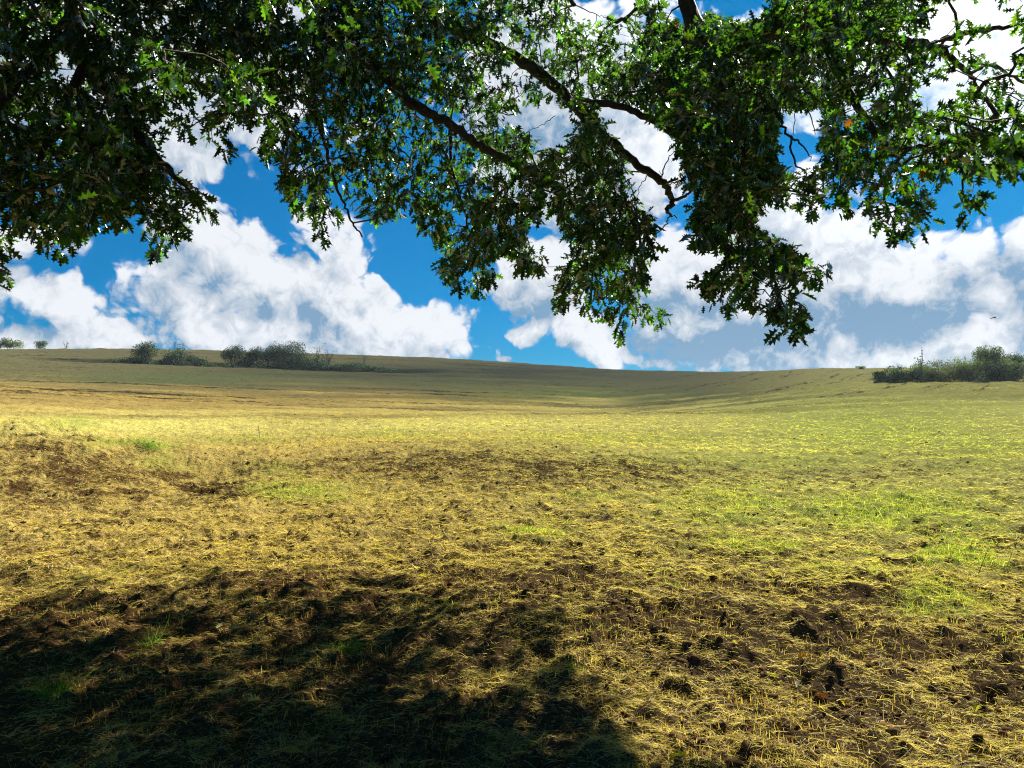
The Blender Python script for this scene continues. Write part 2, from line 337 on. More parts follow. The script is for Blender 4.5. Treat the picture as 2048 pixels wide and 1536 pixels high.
n5 = b.noise(b.v('MULTIPLY', rw.outputs['Vector'], (9, 4, 1)), 1.0, 7, .7)
f = b.m('MULTIPLY_ADD', b.m('SUBTRACT', b.m('ADD', b.m('MULTIPLY', n4.outputs[0], .6), b.m('MULTIPLY', n5.outputs[0], .4)), .5), sk.outputs[1], f)
th = b.m('SUBTRACT', b.m('ADD', f, sk.outputs[0]), 1.0)
cov = b.ss(th, -.09, .09)
c = b.mix(cov, A.outputs['Color'], B_.outputs['Color'])
c = b.mix(b.ss(n3.outputs[0], .35, .7, 0, .45), c, (.015, .011, .007, 1))
p = b.n('ShaderNodeBsdfDiffuse'); b.put(p.inputs[0], c); p.inputs[1].default_value = .8
bp = b.n('ShaderNodeBump'); bp.inputs['Strength'].default_value = 1.0; bp.inputs['Distance'].default_value = .05
b.put(bp.inputs['Height'], b.m('ADD', n1.outputs[0], b.m('MULTIPLY', n3.outputs[0], .3))); b.put(p.inputs['Normal'], bp.outputs[0])
out(b, p.outputs[0])

# ------------------------------------------------------------------ mesh helper
def mesh_np(name, verts, faces_flat, sizes, material, attrs=None, smooth=False, parent=None, link=True):
    me = bpy.data.meshes.new(name); verts = np.ascontiguousarray(verts, np.float32).reshape(-1, 3)
    faces_flat = np.ascontiguousarray(faces_flat, np.int32).ravel(); sizes = np.asarray(sizes, np.int32)
    me.vertices.add(len(verts)); me.vertices.foreach_set('co', verts.ravel())
    me.loops.add(len(faces_flat)); me.loops.foreach_set('vertex_index', faces_flat)
    me.polygons.add(len(sizes)); st = np.concatenate([[0], np.cumsum(sizes)[:-1]]).astype(np.int32)
    me.polygons.foreach_set('loop_start', st)
    try: me.polygons.foreach_set('loop_total', sizes)
    except Exception: pass
    for k, v in (attrs or {}).items():
        a = me.attributes.new(k, 'FLOAT_COLOR', 'POINT')
        v = np.asarray(v, np.float32)
        if v.shape[1] == 3: v = np.hstack([v, np.ones((len(v), 1), np.float32)])
        a.data.foreach_set('color', np.ascontiguousarray(v).ravel())
    if smooth: me.polygons.foreach_set('use_smooth', np.ones(len(sizes), bool))
    me.materials.append(material); me.update(calc_edges=True); me.validate()
    o = bpy.data.objects.new(name, me)
    if link: col.objects.link(o)
    if parent: o.parent = parent
    return o
def tag(o, label=None, cat=None, group=None, kind=None):
    if label: o['label'] = label
    if cat: o['category'] = cat
    if group: o['group'] = group
    if kind: o['kind'] = kind
    return o
def empty(name, loc):
    o = bpy.data.objects.new(name, None); col.objects.link(o); o.location = loc; o.empty_display_size = .3; return o
def norm(v): return v / np.maximum(np.linalg.norm(v, axis=-1, keepdims=True), 1e-9)

# ------------------------------------------------------------------ ground sheet
fine_az = np.arange(-39.0, 39.01, .085); coarse = np.arange(42, 319, 3.5)
azs = np.radians(np.concatenate([fine_az, coarse])); nA = len(azs)
rr = [.25, .6, 1.0, 1.5]
while rr[-1] < 2600:
    q = rr[-1]; rr.append(q * (1.0062 if q < 260 else 1.05) if q > 2 else q + .05)
rr = np.array(rr); nR = len(rr)
GA, GR = np.meshgrid(azs, rr, indexing='ij')
gx = (GR * np.sin(GA)).ravel(); gy = (GR * np.cos(GA)).ravel()
gz = height(gx, gy)
g, s, px, py = masks(gx, gy, gz)
r_ = np.hypot(gx, gy)
lit, far, n_lo = litter_and_shadow_tone(gx, gy, px, py, g)
soil = lerp((.090, .050, .020), (.090, .060, .032), sstep(px, 300, 1500))
soil = blend(soil, (.040, .024, .012), blobs(px, py, [(440, 988, 80, 14, 1), (385, 966, 36, 9, 1), (90, 872, 60, 5, .9), (182, 880, 14, 5, 1)]))
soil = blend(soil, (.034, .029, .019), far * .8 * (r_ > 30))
cover = .50 + .10 * sstep(r_, 8, 25) + .06 * sstep(r_, 25, 60) + .12 * g - .22 * s + .05 * n_lo
cover += .10 * sstep(r_, 70, 120)
cover -= .20 * (1 - sstep(r_, 3, 9))
rowamp = 3.2 * sstep(r_, 45, 90)
# row coordinates: contour lines left, slanting lines on the right hill
ru, rv = rowuv(gx, gy)
row = np.stack([ru * .012, rv * .24, np.zeros_like(ru)], -1)
idx = np.arange(nA * nR).reshape(nA, nR)
ip = np.roll(idx, -1, axis=0)
q = np.stack([idx[:, :-1], idx[:, 1:], ip[:, 1:], ip[:, :-1]], -1).reshape(-1, 4)
ctr = len(gx)
verts = np.vstack([np.stack([gx, gy, gz], -1), [[0, 0, float(height(np.zeros(1), np.full(1, .01))[0])]]])
fan = np.stack([ip[:, 0], np.full(nA, ctr), idx[:, 0]], -1)
def pad1(a): return np.vstack([a, a[-1:]])
ground = mesh_np('ground', verts, np.concatenate([q.ravel(), fan.ravel()]), [4] * len(q) + [3] * nA, M_soil,
    {'soil_tone': pad1(soil), 'litter_and_shadow_tone': pad1(lit), 'cover': pad1(np.stack([cover, rowamp, cover * 0], -1)), 'row': pad1(row)}, smooth=True)
tag(ground, 'harvested sloping field of dark clods, straw litter and green regrowth', kind='structure')
if ground.data.polygons[0].normal.z < 0: ground.data.flip_normals()

# ------------------------------------------------------------------ straw and grass
def blades(name, base, az, elev, L, wid, bend, colr, seg, label, parent=None, tagit=True, cat=None):
    N = len(base); ts = np.linspace(0, 1, seg + 1)
    D = np.stack([np.sin(az) * np.cos(elev), np.cos(az) * np.cos(elev), np.sin(elev)], -1)
    wv = np.cross(D, rng.normal(size=(N, 3))); wv = norm(wv)
    G = rng.normal(size=(N, 3)) * .5; G[:, 2] = -np.abs(G[:, 2]) - .15; G = G * bend[:, None]
    V = np.zeros((N, seg + 1, 2, 3), np.float32)
    for k, t in enumerate(ts):
        Pt = base + L[:, None] * (t * D + t * t * G)
        w = wid * (1 - .82 * t ** 1.5)
        V[:, k, 0] = Pt - wv * w[:, None] * .5; V[:, k, 1] = Pt + wv * w[:, None] * .5
    o = (np.arange(N) * (seg + 1) * 2)[:, None, None]
    f = np.array([[2 * k, 2 * k + 1, 2 * k + 3, 2 * k + 2] for k in range(seg)])[None] + o
    c = np.repeat(colr, (seg + 1) * 2, axis=0)
    ob = mesh_np(name, V.reshape(-1, 3), f.reshape(-1), [4] * (N * seg), M_grass, {'tone': c}, parent=parent)
    if tagit: tag(ob, label, cat, kind='stuff')
    return ob
def scatter(n, r0, r1, power=1.0, az_half=38.5):
    a = np.radians(rng.uniform(-az_half, az_half, n)); u = rng.random(n)
    r = r0 * (r1 / r0) ** u if power == 0 else (r0 ** power + (r1 ** power - r0 ** power) * u) ** (1 / power)
    return r * np.sin(a), r * np.cos(a)
PALE = np.array([.70, .56, .25]); GOLD = np.array([.60, .46, .13]); BROWN = np.array([.24, .135, .05]); GRN = np.array([.26, .40, .04]); YG = np.array([.56, .55, .12])
def straw(n, r0, r1, lm, wm, name, label, seed_):
    x, y = scatter(n, r0, r1, 0)
    g, s, px, py = masks(x, y, height(x, y, False))
    cl = fbm(x * 3.0, y * 3.0, 3, 90 + seed_) + .6 * fbm(x * .9, y * .9, 2, 95)
    keep = rng.random(n) < np.clip(.58 + 1.1 * cl - .42 * s + .15 * g, .18, 1)
    x, y, g, s, px = x[keep], y[keep], g[keep], s[keep], px[keep]; n = len(x)
    z = height(x, y) + .004
    az = R(60) + fbm(x * .7, y * .7, 2, 44) * 2.5 + rng.normal(size=n) * .9 + np.pi * (rng.random(n) < .5)
    elev = np.abs(rng.normal(size=n)) * .35 + .03
    L = lm * rng.lognormal(0, .45, n); wd_ = wm * rng.uniform(.6, 1.4, n)
    t = rng.random(n)
    tr = sstep(px, 500, 1700)
    c = np.where((t < .45 + .35 * tr)[:, None], PALE, np.where((t < .85)[:, None], GOLD, BROWN))
    gm = rng.random(n) < (.12 + .55 * g) * .8
    c = np.where(gm[:, None], YG, c)
    if r0 > 6:
        k_ = .45 if r0 < 19 else (.85 if r0 < 50 else 1.0)
        c = c * (1 - k_) + litter_and_shadow_tone(x, y, px, masks(x, y, z)[3], g)[0] * (k_ * (1.2 if r0 < 50 else .85))
    c = c * rng.uniform(.5, 1.2, n)[:, None]
    return blades(name, np.stack([x, y, z], -1), az, elev, L, wd_, rng.uniform(.2, 1.1, n), c, 3 if r1 < 10 else 2, label)
straw(380000, 2.3, 8, .040, .0022, 'straw_litter', 'pale straw stalks lying over the clods closest to the viewer', 0)
straw(280000, 7, 22, .062, .0046, 'straw_litter', 'yellow straw litter spread across the middle of the field', 1)
straw(330000, 20, 90, .065, .010, 'straw_litter', 'fine yellow straw cover on the far swell of the field', 2)
straw(90000, 75, 215, .22, .030, 'straw_litter', 'tilled straw and stubble roughening the far hillside', 3)
def grass(n, r0, r1, lm, wm, name, label, seg):
    x, y = scatter(n, r0, r1, 0)
    g, s, px, py = masks(x, y, height(x, y, False))
    cl = fbm(x * 2.2, y * 2.2, 3, 190)
    keep = rng.random(n) < np.clip((g - .22) * 1.5 + .7 * cl * (g > .15) + .02, 0, 1)
    x, y, g = x[keep], y[keep], g[keep]; n = len(x)
    z = height(x, y)
    az = rng.uniform(0, 2 * np.pi, n); elev = np.clip(1.15 + rng.normal(size=n) * .3, .2, 1.5)
    L = lm * rng.lognormal(0, .35, n) * (.6 + .7 * g)
    c = np.where((rng.random(n) < .6)[:, None], GRN, YG) * rng.uniform(.5, 1.15, n)[:, None]
    return blades(name, np.stack([x, y, z], -1), az, elev, L, wm * rng.uniform(.6, 1.4, n), rng.uniform(.2, .9, n), c, seg, label)
grass(150000, 2.3, 9, .075, .0034, 'grass', 'short green blades sprouting between the nearest clods', 3)
grass(180000, 8, 24, .075, .0055, 'grass', 'bright green regrowth patches on the middle of the field', 2)
grass(110000, 22, 80, .09, .012, 'grass', 'yellow green regrowth on the far swell of the field', 2)
# upright dark stubble in the foreground
x, y = scatter(26000, 2.3, 9, 0); k = fbm(x * 1.3, y * 1.3, 2, 150) > .0; x, y = x[k], y[k]; n = len(x)
blades('stubble', np.stack([x, y, height(x, y)], -1), rng.uniform(0, 6.28, n), np.full(n, 1.35) + rng.normal(size=n) * .15, rng.uniform(.02, .06, n), np.full(n, .0035),
       np.full(n, .15), np.where((rng.random(n) < .5)[:, None], GOLD, BROWN) * rng.uniform(.5, 1.1, n)[:, None], 2, 'short cut stubble standing among the nearest straw')
# crumbs of soil
def crumbs(n, r0, r1, smin, smax, label):
    x, y = scatter(n, r0, r1, 0); g, s, px, py = masks(x, y, height(x, y, False))
    k = rng.random(n) < np.clip(.25 + .7 * s + .5 * fbm(x * 1.5, y * 1.5, 2, 200), .02, 1); x, y = x[k], y[k]; n = len(x)
    ph = (1 + 5 ** .5) / 2
    ico = norm(np.array([(-1, ph, 0), (1, ph, 0), (-1, -ph, 0), (1, -ph, 0), (0, -1, ph), (0, 1, ph), (0, -1, -ph), (0, 1, -ph), (ph, 0, -1), (ph, 0, 1), (-ph, 0, -1), (-ph, 0, 1)], float))
    fc = np.array([(0, 11, 5), (0, 5, 1), (0, 1, 7), (0, 7, 10), (0, 10, 11), (1, 5, 9), (5, 11, 4), (11, 10, 2), (10, 7, 6), (7, 1, 8), (3, 9, 4), (3, 4, 2), (3, 2, 6), (3, 6, 8), (3, 8, 9), (4, 9, 5), (2, 4, 11), (6, 2, 10), (8, 6, 7), (9, 8, 1)])
    sz = smin * (smax / smin) ** (rng.random(n) ** 3)
    V = ico[None] * rng.uniform(.35, 1.5, (n, 12, 1)) * sz[:, None, None] * rng.uniform(.7, 1.3, (n, 1, 3)) * np.array([1.15, 1.15, .6])
    V = V + np.stack([x, y, height(x, y) + sz * .25], -1)[:, None, :]
    f = fc[None] + (np.arange(n) * 12)[:, None, None]
    c = np.repeat(np.array([.110, .064, .032])[None] * rng.uniform(.4, 1.3, n)[:, None], 12, axis=0)
    o = mesh_np('soil_crumbs', V.reshape(-1, 3), f.reshape(-1), [3] * (n * 20), M_crumb, {'tone': c})
    tag(o, label, kind='stuff')
m, b = mat('soil_crumb'); M_crumb = m; a = attr_col(b, 'tone'); d = b.n('ShaderNodeBsdfDiffuse'); b.put(d.inputs[0], a.outputs['Color']); d.inputs[1].default_value = .6; out(b, d.outputs[0])
crumbs(26000, 2.3, 11, .005, .028, 'brown crumbs of turned earth near the viewer')
crumbs(9000, 10, 40, .010, .032, 'dark clods of turned earth in the middle of the field')

# ------------------------------------------------------------------ the oak overhead
def poly_in(px, py, poly):
    px = np.asarray(px, float); py = np.asarray(py, float); c = np.zeros(px.shape, bool); n = len(poly)
    for i in range(n):
        x1, y1 = poly[i]; x2, y2 = poly[i - 1]
        if y1 == y2: continue
        cond = ((y1 > py) != (y2 > py)) & (px < (x2 - x1) * (py - y1) / (y2 - y1) + x1); c ^= cond
    return c
EDGE = [(-400, 620), (-60, 600), (0, 575), (15, 530), (12, 470), (60, 430), (85, 490), (130, 518), (150, 480), (180, 470), (185, 430), (215, 440), (265, 450), (285, 425), (300, 440), (285, 495), (330, 508), (355, 475), (365, 425),
 (400, 435), (435, 440), (432, 405), (385, 370), (340, 345), (305, 320), (328, 275), (300, 235), (350, 215), (365, 265), (410, 265), (430, 315), (460, 325), (465, 290), (450, 245), (500, 235), (530, 255), (515, 300),
 (500, 322), (530, 328), (545, 290), (565, 300), (565, 370), (590, 420), (620, 440), (645, 482), (672, 460), (668, 420), (690, 380), (700, 340), (720, 360), (700, 400), (740, 440), (790, 445), (830, 400), (850, 470),
 (900, 480), (880, 550), (930, 568), (970, 590), (992, 530), (1000, 470), (1040, 540), (1090, 557), (1080, 500), (1040, 470), (1060, 430), (1120, 420), (1150, 500), (1120, 545), (1092, 605), (1150, 622), (1200, 612),
 (1240, 685), (1255, 645), (1300, 632), (1348, 665), (1335, 610), (1280, 590), (1285, 520), (1308, 480), (1300, 430), (1262, 385), (1240, 310), (1205, 250), (1190, 200), (1290, 200), (1330, 255), (1370, 320), (1360, 370),
 (1400, 390), (1385, 440), (1380, 482), (1440, 485), (1460, 505), (1400, 545), (1376, 612), (1420, 605), (1450, 617), (1500, 600), (1550, 627), (1556, 660), (1580, 692), (1618, 640), (1592, 575), (1640, 562), (1662, 528),
 (1610, 525), (1570, 480), (1520, 470), (1505, 430), (1530, 385), (1548, 380), (1560, 412), (1610, 410), (1630, 440), (1642, 400), (1622, 370), (1640, 350), (1665, 380), (1682, 445), (1700, 440), (1720, 395), (1745, 390),
 (1745, 450), (1790, 490), (1815, 470), (1862, 442), (1850, 400), (1880, 370), (1900, 342), (1960, 345), (2048, 352), (2400, 380), (2400, -260), (-400, -260)]
SMALL = [(1905, 432), (1918, 380), (1982, 368), (1986, 396), (1952, 402), (1945, 436)]
HOLES = [[(1030, 205), (1090, 190), (1175, 235), (1125, 300), (1100, 300), (1060, 275), (1030, 245)], [(1550, 215), (1640, 205), (1652, 260), (1620, 340), (1592, 360), (1550, 330), (1545, 290)],
 [(1130, 5), (1150, -80), (1250, -80), (1250, 12), (1200, 62)], [(1290, -80), (1545, -80), (1548, 22), (1470, 50), (1440, 32), (1400, 20), (1330, 32)], [(1825, 55), (1905, 38), (1905, 85), (1850, 78)],
 [(1900, -10), (2010, -10), (2048, 40), (1950, 60)], [(1960, 72), (2060, 60), (2060, 112), (1980, 122)], [(1825, 150), (1935, 150), (1935, 200), (1858, 212), (1830, 190)], [(555, 5), (625, 5), (605, 55)],
 [(262, 32), (292, 20), (288, 62), (258, 62)], [(188, 5), (242, 28), (222, 74)], [(102, 85), (165, 112), (125, 125)], [(298, 215), (352, 208), (346, 238)], [(960, 150), (1010, 140), (1000, 170)], [(1700, 80), (1740, 100), (1720, 130)], [(1620, 150), (1650, 140), (1640, 180)]]
def in_crown(px, py):
    k = poly_in(px, py, EDGE) | poly_in(px, py, SMALL)
    for h in HOLES: k &= ~poly_in(px, py, h)
    return k
SHLINE = np.array([(-600, 1090), (0, 1110), (280, 1095), (420, 1150), (560, 1148), (770, 1160), (850, 1200), (1110, 1232), (1090, 1300), (1180, 1390), (1270, 1440), (1262, 1536), (1240, 1700)])
LITPOLY = [(-600, 1080), (0, 1105), (280, 1100), (300, 1150), (560, 1150), (775, 1165), (790, 1205), (900, 1195), (1115, 1235), (1080, 1300), (1120, 1390), (1200, 1450), (1180, 1620), (3500, 1620), (3500, 500), (-600, 500)]
LIT2 = [[(420, 1195), (640, 1172), (760, 1205), (560, 1222)], [(60, 1245), (270, 1240), (250, 1275), (60, 1285)], [(480, 1400), (640, 1400), (600, 1450), (480, 1440)], [(860, 1350), (960, 1350), (1040, 1400), (930, 1440), (830, 1400)], [(130, 1310), (260, 1310), (240, 1350), (120, 1350)]]
def shadow_ok(P):
    P = np.atleast_2d(P); t = P[:, 2] / SUN[2]; G = P - SUN[None] * t[:, None]; G[:, 2] = 0
    px, py, w = proj(G)
    lit = poly_in(px, py, LITPOLY)
    for h in LIT2: lit |= poly_in(px, py, h)
    lit |= fbm(px / 90, py / 30, 4, 222) > np.where(px > 880, .16, .46)
    return ~(lit & (w > .5))

def P3(pts): return np.array([at(x, y, d) for (x, y, d) in pts])
TR = np.array([1.2, -3.6, 0.0])
LIMBS = [  # (points in world space, radii)
 (np.vstack([[TR + (0, 0, 3.2)], [(0.3, -1.5, 5.0)], [(-.7, 2.5, 6.3)], P3([(700, -130, 8.2), (850, 30, 9.2), (960, 78, 9.4), (1060, 132, 9.5), (1130, 190, 9.6), (1200, 262, 9.6), (1265, 322, 9.6), (1322, 362, 9.5), (1346, 402, 9.6), (1335, 420, 9.6), (1350, 436, 9.7)])]),
  [.22, .16, .11, .095, .085, .08, .078, .072, .062, .052, .05, .035, .025, .008]),
 (P3([(1150, 203, 9.0), (1230, 210, 8.9), (1300, 238, 8.6), (1335, 262, 8.4), (1400, 305, 8.0), (1460, 370, 7.5), (1490, 440, 7.1), (1520, 500, 6.7), (1560, 590, 6.3), (1585, 650, 6.2)]), [.045, .042, .038, .036, .032, .028, .022, .016, .010, .004]),
 (np.vstack([[(-.7, 2.5, 6.3)], P3([(620, -60, 7.5), (780, 165, 8.1), (840, 215, 8.1), (900, 247, 8.2), (960, 292, 8.4), (1020, 322, 8.7), (1090, 352, 9.2), (1120, 400, 9.7), (1150, 460, 10.2), (1210, 525, 10.3), (1240, 625, 10.4)])]), [.11, .08, .06, .055, .052, .048, .050, .042, .034, .026, .016, .006]),
 (np.vstack([[TR + (0, 0, 3.4)], [(1.8, 0, 5.4)], [(2.2, 3.2, 6.0)], P3([(1385, -60, 8.0), (1432, 88, 8.0), (1540, 62, 7.8), (1640, 50, 7.7), (1720, 68, 7.6), (1800, 82, 7.6), (1865, 92, 7.6), (1905, 118, 7.6), (1945, 160, 7.7), (1960, 190, 7.7)])]), [.22, .17, .12, .10, .09, .085, .08, .066, .054, .046, .034, .02, .01]),
 (P3([(1862, 90, 7.6), (1920, 70, 7.6), (1985, 58, 7.5), (2070, 45, 7.4)]), [.036, .028, .022, .015]),
 (P3([(1940, 150, 7.7), (1980, 130, 7.8), (2040, 160, 7.9), (2110, 200, 8.0)]), [.02, .018, .015, .01]),
 (P3([(1640, 60, 7.7), (1700, 190, 7.4), (1760, 275, 7.1), (1810, 298, 6.9), (1880, 292, 6.7), (1925, 345, 6.5), (1924, 400, 6.4)]), [.06, .045, .034, .026, .02, .012, .005]),
 (P3([(1810, 298, 6.9), (1770, 380, 6.6), (1790, 450, 6.4)]), [.02, .012, .005]),
 (P3([(1535, 200, 7.5), (1562, 240, 7.4), (1582, 275, 7.4), (1600, 285, 7.4), (1624, 320, 7.4)]), [.018, .015, .012, .009, .004]),
 (P3([(1582, 275, 7.4), (1586, 320, 7.3), (1612, 352, 7.3), (1560, 358, 7.3)]), [.012, .009, .006, .003]),
 (P3([(1590, 200, 7.6), (1588, 270, 7.6)]), [.006, .003]), (P3([(1610, 200, 7.6), (1630, 270, 7.6)]), [.008, .004]),
 (P3([(1345, 402, 9.6), (1372, 392, 9.5), (1388, 376, 9.4)]), [.024, .018, .01]), (P3([(1340, 430, 9.7), (1330, 450, 9.8), (1305, 476, 9.9), (1298, 500, 10)]), [.010, .008, .007, .004]),
 (P3([(1320, 360, 9.5), (1335, 320, 9.5), (1352, 300, 9.5)]), [.010, .007, .003]), (P3([(1322, 358, 9.5), (1290, 345, 9.6), (1230, 345, 9.7), (1170, 352, 9.9)]), [.014, .011, .009, .005]), (P3([(1300, 345, 9.6), (1280, 375, 9.6), (1268, 412, 9.6)]), [.007, .005, .003]),
 (P3([(1345, 366, 9.6), (1332, 368, 9.6), (1318, 340, 9.6)]), [.008, .006, .003]), (P3([(1110, 232, 9.1), (1085, 250, 9.1), (1062, 258, 9.1), (1060, 268, 9.1)]), [.005, .004, .003, .006]),
 (P3([(600, 60, 7.4), (625, 170, 7.5), (640, 255, 7.6), (662, 335, 7.7), (685, 400, 7.8), (705, 445, 7.8), (726, 474, 7.8)]), [.030, .024, .020, .016, .013, .010, .008]),
 (np.vstack([[(-.2, 1.0, 5.8)], [(-2.2, 3.6, 5.6)], P3([(150, 60, 6.6), (230, 200, 6.6), (300, 300, 6.6), (360, 360, 6.6), (415, 410, 6.6)])]), [.12, .10, .075, .055, .04, .02, .006]),
 (P3([(180, 110, 6.6), (110, 250, 6.5), (80, 350, 6.4), (110, 470, 6.4)]), [.045, .035, .022, .006]), (P3([(300, 150, 6.9), (430, 180, 7.3), (520, 230, 7.6)]), [.03, .02, .008]),
 (P3([(150, 60, 6.6), (20, 180, 6.2), (-60, 330, 6.0), (-30, 500, 5.9)]), [.05, .04, .025, .008]),
 (P3([(1120, 400, 10.1), (1180, 430, 10.0), (1240, 440, 10.0)]), [.016, .012, .006]), (P3([(900, 247, 9.3), (905, 340, 9.3), (935, 450, 9.3), (960, 560, 9.3)]), [.026, .02, .013, .005]),
 (P3([(1150, 10, 9.0), (1190, 28, 9.0), (1215, 38, 9.0)]), [.007, .005, .003]), (P3([(1345, 20, 8.2), (1420, -20, 8.1)]), [.010, .006]), (P3([(1370, -30, 8.0), (1400, 60, 8.0), (1440, 160, 8.0), (1470, 260, 7.9), (1500, 330, 7.6)]), [.03, .03, .028, .022, .014])]
def crspline(P, Rd, n):
    P = np.asarray(P, float); Q = np.vstack([2 * P[0] - P[1], P, 2 * P[-1] - P[-2]]); o = []; rd = []
    for i in range(len(P) - 1):
        for k in range(n):
            t = k / n; a, b_, c, d = Q[i:i + 4]
            o.append(.5 * ((2 * b_) + (-a + c) * t + (2 * a - 5 * b_ + 4 * c - d) * t * t + (-a + 3 * b_ - 3 * c + d) * t ** 3)); rd.append(Rd[i] * (1 - t) + Rd[i + 1] * t)
    o.append(P[-1]); rd.append(Rd[-1]); return np.array(o), np.array(rd)
class Tubes:
    def __init__(s): s.v = []; s.f = []; s.n = 0
    def add(s, P, rd, sides=8, lump=0.0):
        P = np.asarray(P, float); T = norm(np.gradient(P, axis=0)); up = np.array([0, 0, 1.0]) if abs(T[0][2]) < .9 else np.array([1.0, 0, 0])
        m_ = len(P); th = np.arange(sides) / sides * 2 * np.pi; rings = []
        for i in range(m_):
            a = norm(np.cross(T[i], up)); b_ = np.cross(T[i], a); rj = rd[i] * (1 + lump * rng.normal(size=sides))
            rings.append(P[i] + (np.cos(th)[:, None] * a + np.sin(th)[:, None] * b_) * rj[:, None]); up = -b_ if np.dot(-b_, up) > 0 else b_
        s.v.append(np.vstack(rings)); i = np.arange(m_ - 1)[:, None] * sides; k = np.arange(sides)[None]; k2 = (k + 1) % sides
        s.f.append(np.stack([i + k, i + k2, i + sides + k2, i + sides + k], -1).reshape(-1, 4) + s.n); s.n += m_ * sides
    def build(s, name, m_, parent=None):
        v = np.vstack(s.v); f = np.vstack(s.f); return mesh_np(name, v, f.ravel(), [4] * len(f), m_, smooth=True, parent=parent)
oak = empty('oak_tree', (float(TR[0]), float(TR[1]), 0))
tag(oak, 'spreading oak whose dark leafy boughs hang across the top of the view', 'tree')
def childed(o):                       # keep world position under the oak's root
    o.parent = oak; o.location = (-oak.location.x, -oak.location.y, -oak.location.z); return o
tb = Tubes()
tp, trd = crspline([TR + (0, 0, -.3), TR + (.02, 0, .3), TR + (-.05, .05, 1.5), TR + (.05, .1, 2.6), TR + (0, .1, 3.6)], [.62, .46, .38, .36, .30], 6)
tb.add(tp, trd, 20, .04); childed(tb.build('trunk', M_bark))
nodes = []; nrad = []
big = [l for l in LIMBS if l[1][0] > .1]; small = [l for l in LIMBS if l[1][0] <= .1]
for P, rd in big:
    q_, r2 = crspline(P, rd, 8); q_ = q_ + rng.normal(size=q_.shape) * .012
    t_ = Tubes(); t_.add(q_, r2, 10, .06); childed(t_.build('limb', M_bark)); sel = q_[:, 1] > 1.0; nodes.append(q_[sel])
for P, rd in small:
    q_, r2 = crspline(P, rd, 7); q_ = q_ + rng.normal(size=q_.shape) * .008
    t_ = Tubes(); t_.add(q_, r2, 7, .06); childed(t_.build('branch', M_bark)); nodes.append(q_)
nodes = np.vstack(nodes)

def base_depth(px, py):
    d = np.interp(px, [-300, 0, 300, 600, 850, 1150, 1300, 1450, 1600, 1800, 2048, 2300], [6.0, 6.3, 6.7, 7.6, 9.0, 9.8, 9.0, 7.6, 7.3, 6.6, 6.2, 6.0])
    low = (px > 1350) & (px < 1700) & (py > 400)
    return np.where(low, 6.4, d)
DENSE = [(650, 50, 330, 110, 2.0), (780, 130, 140, 80, 1.2), (120, 60, 220, 90, .6), (130, 330, 140, 90, .6), (1260, 105, 170, 60, .9), (1480, 230, 110, 130, .3), (280, 300, 80, 60, 1.0), (1600, 60, 120, 40, 1), (230, 330, 160, 80, .4)]
THIN = [(1880, 100, 200, 130, .5), (1990, 150, 90, 60, .4), (1650, 330, 160, 70, .25), (1480, 500, 130, 100, .25), (200, 120, 260, 120, .25), (1740, 400, 140, 60, .3), (1200, 400, 100, 80, .2), (1000, 450, 80, 60, .15), (1100, 330, 90, 50, .2)]
def airy(P):                           # sprays come in layers with gaps between them
    a = float(fbm(np.array([P[0] * 1.5 + P[1] * .5]), np.array([P[2] * 2.3 - P[1] * .9]), 3, 401)[0])
    return a > .0 or rng.random() < .18
def sample_view(n):
    out_ = []
    while len(out_) < n:
        px = rng.uniform(-330, 2330, 6000); py = rng.uniform(-200, 690, 6000)
        k = in_crown(px, py); px, py = px[k], py[k]
        fr = np.zeros(len(px))
        for a in range(8): fr += in_crown(px + 22 * math.cos(a * .785), py + 22 * math.sin(a * .785))
        wgt = .95 + sum(w * np.exp(-((px - x) / rx) ** 2 - ((py - y) / ry) ** 2) for (x, y, rx, ry, w) in DENSE) - sum(w * np.exp(-((px - x) / rx) ** 2 - ((py - y) / ry) ** 2) for (x, y, rx, ry, w) in THIN)
        wgt *= np.where(py > 220, 1.25, 1.0) * np.where((px < 0) | (px > 2048), .7, 1)
        k = (fr >= 4) & (rng.random(len(px)) < wgt / 3.0); px, py = px[k], py[k]
        bd = base_depth(px, py)
        for i in range(len(px)):
            for tr_ in range(14):
                d = bd[i] + rng.normal() * (.45 + .12 * tr_)
                if d < 4.2 or d > 12.5: continue
                P = at(px[i], py[i], d)
                if shadow_ok(P)[0] and airy(P): out_.append(P); break
    return np.array(out_[:n])
S_view = sample_view(4300)
# extra sprays added to the oak to shade the foot of the view
sx = rng.uniform(-300, 1300, 60000); sy = rng.uniform(1090, 1800, 60000)
okk = ~poly_in(sx, sy, LITPOLY) & (fbm(sx / 90, sy / 30, 4, 222) < np.where(sx > 880, .16, .46))
for h in LIT2: okk &= ~poly_in(sx, sy, h)
sx, sy = sx[okk][:9000], sy[okk][:9000]
dd_ = np.array([ray(a, b_) for a, b_ in zip(sx, sy)]); G0 = np.array([0, 0, CAMZ]) + dd_ * (CAMZ / -dd_[:, 2])[:, None]
hh = rng.uniform(2.6, 9.5, len(G0)); C0 = G0 + SUN[None] * (hh / SUN[2])[:, None]
px, py, w = proj(C0); vis = (px > -60) & (px < 2110) & (py > -60) & (w > 0)
ok2 = (~vis | in_crown(px, py)) & (C0[:, 1] < 12.5); S_view = np.vstack([S_view, C0[ok2][:1500]])
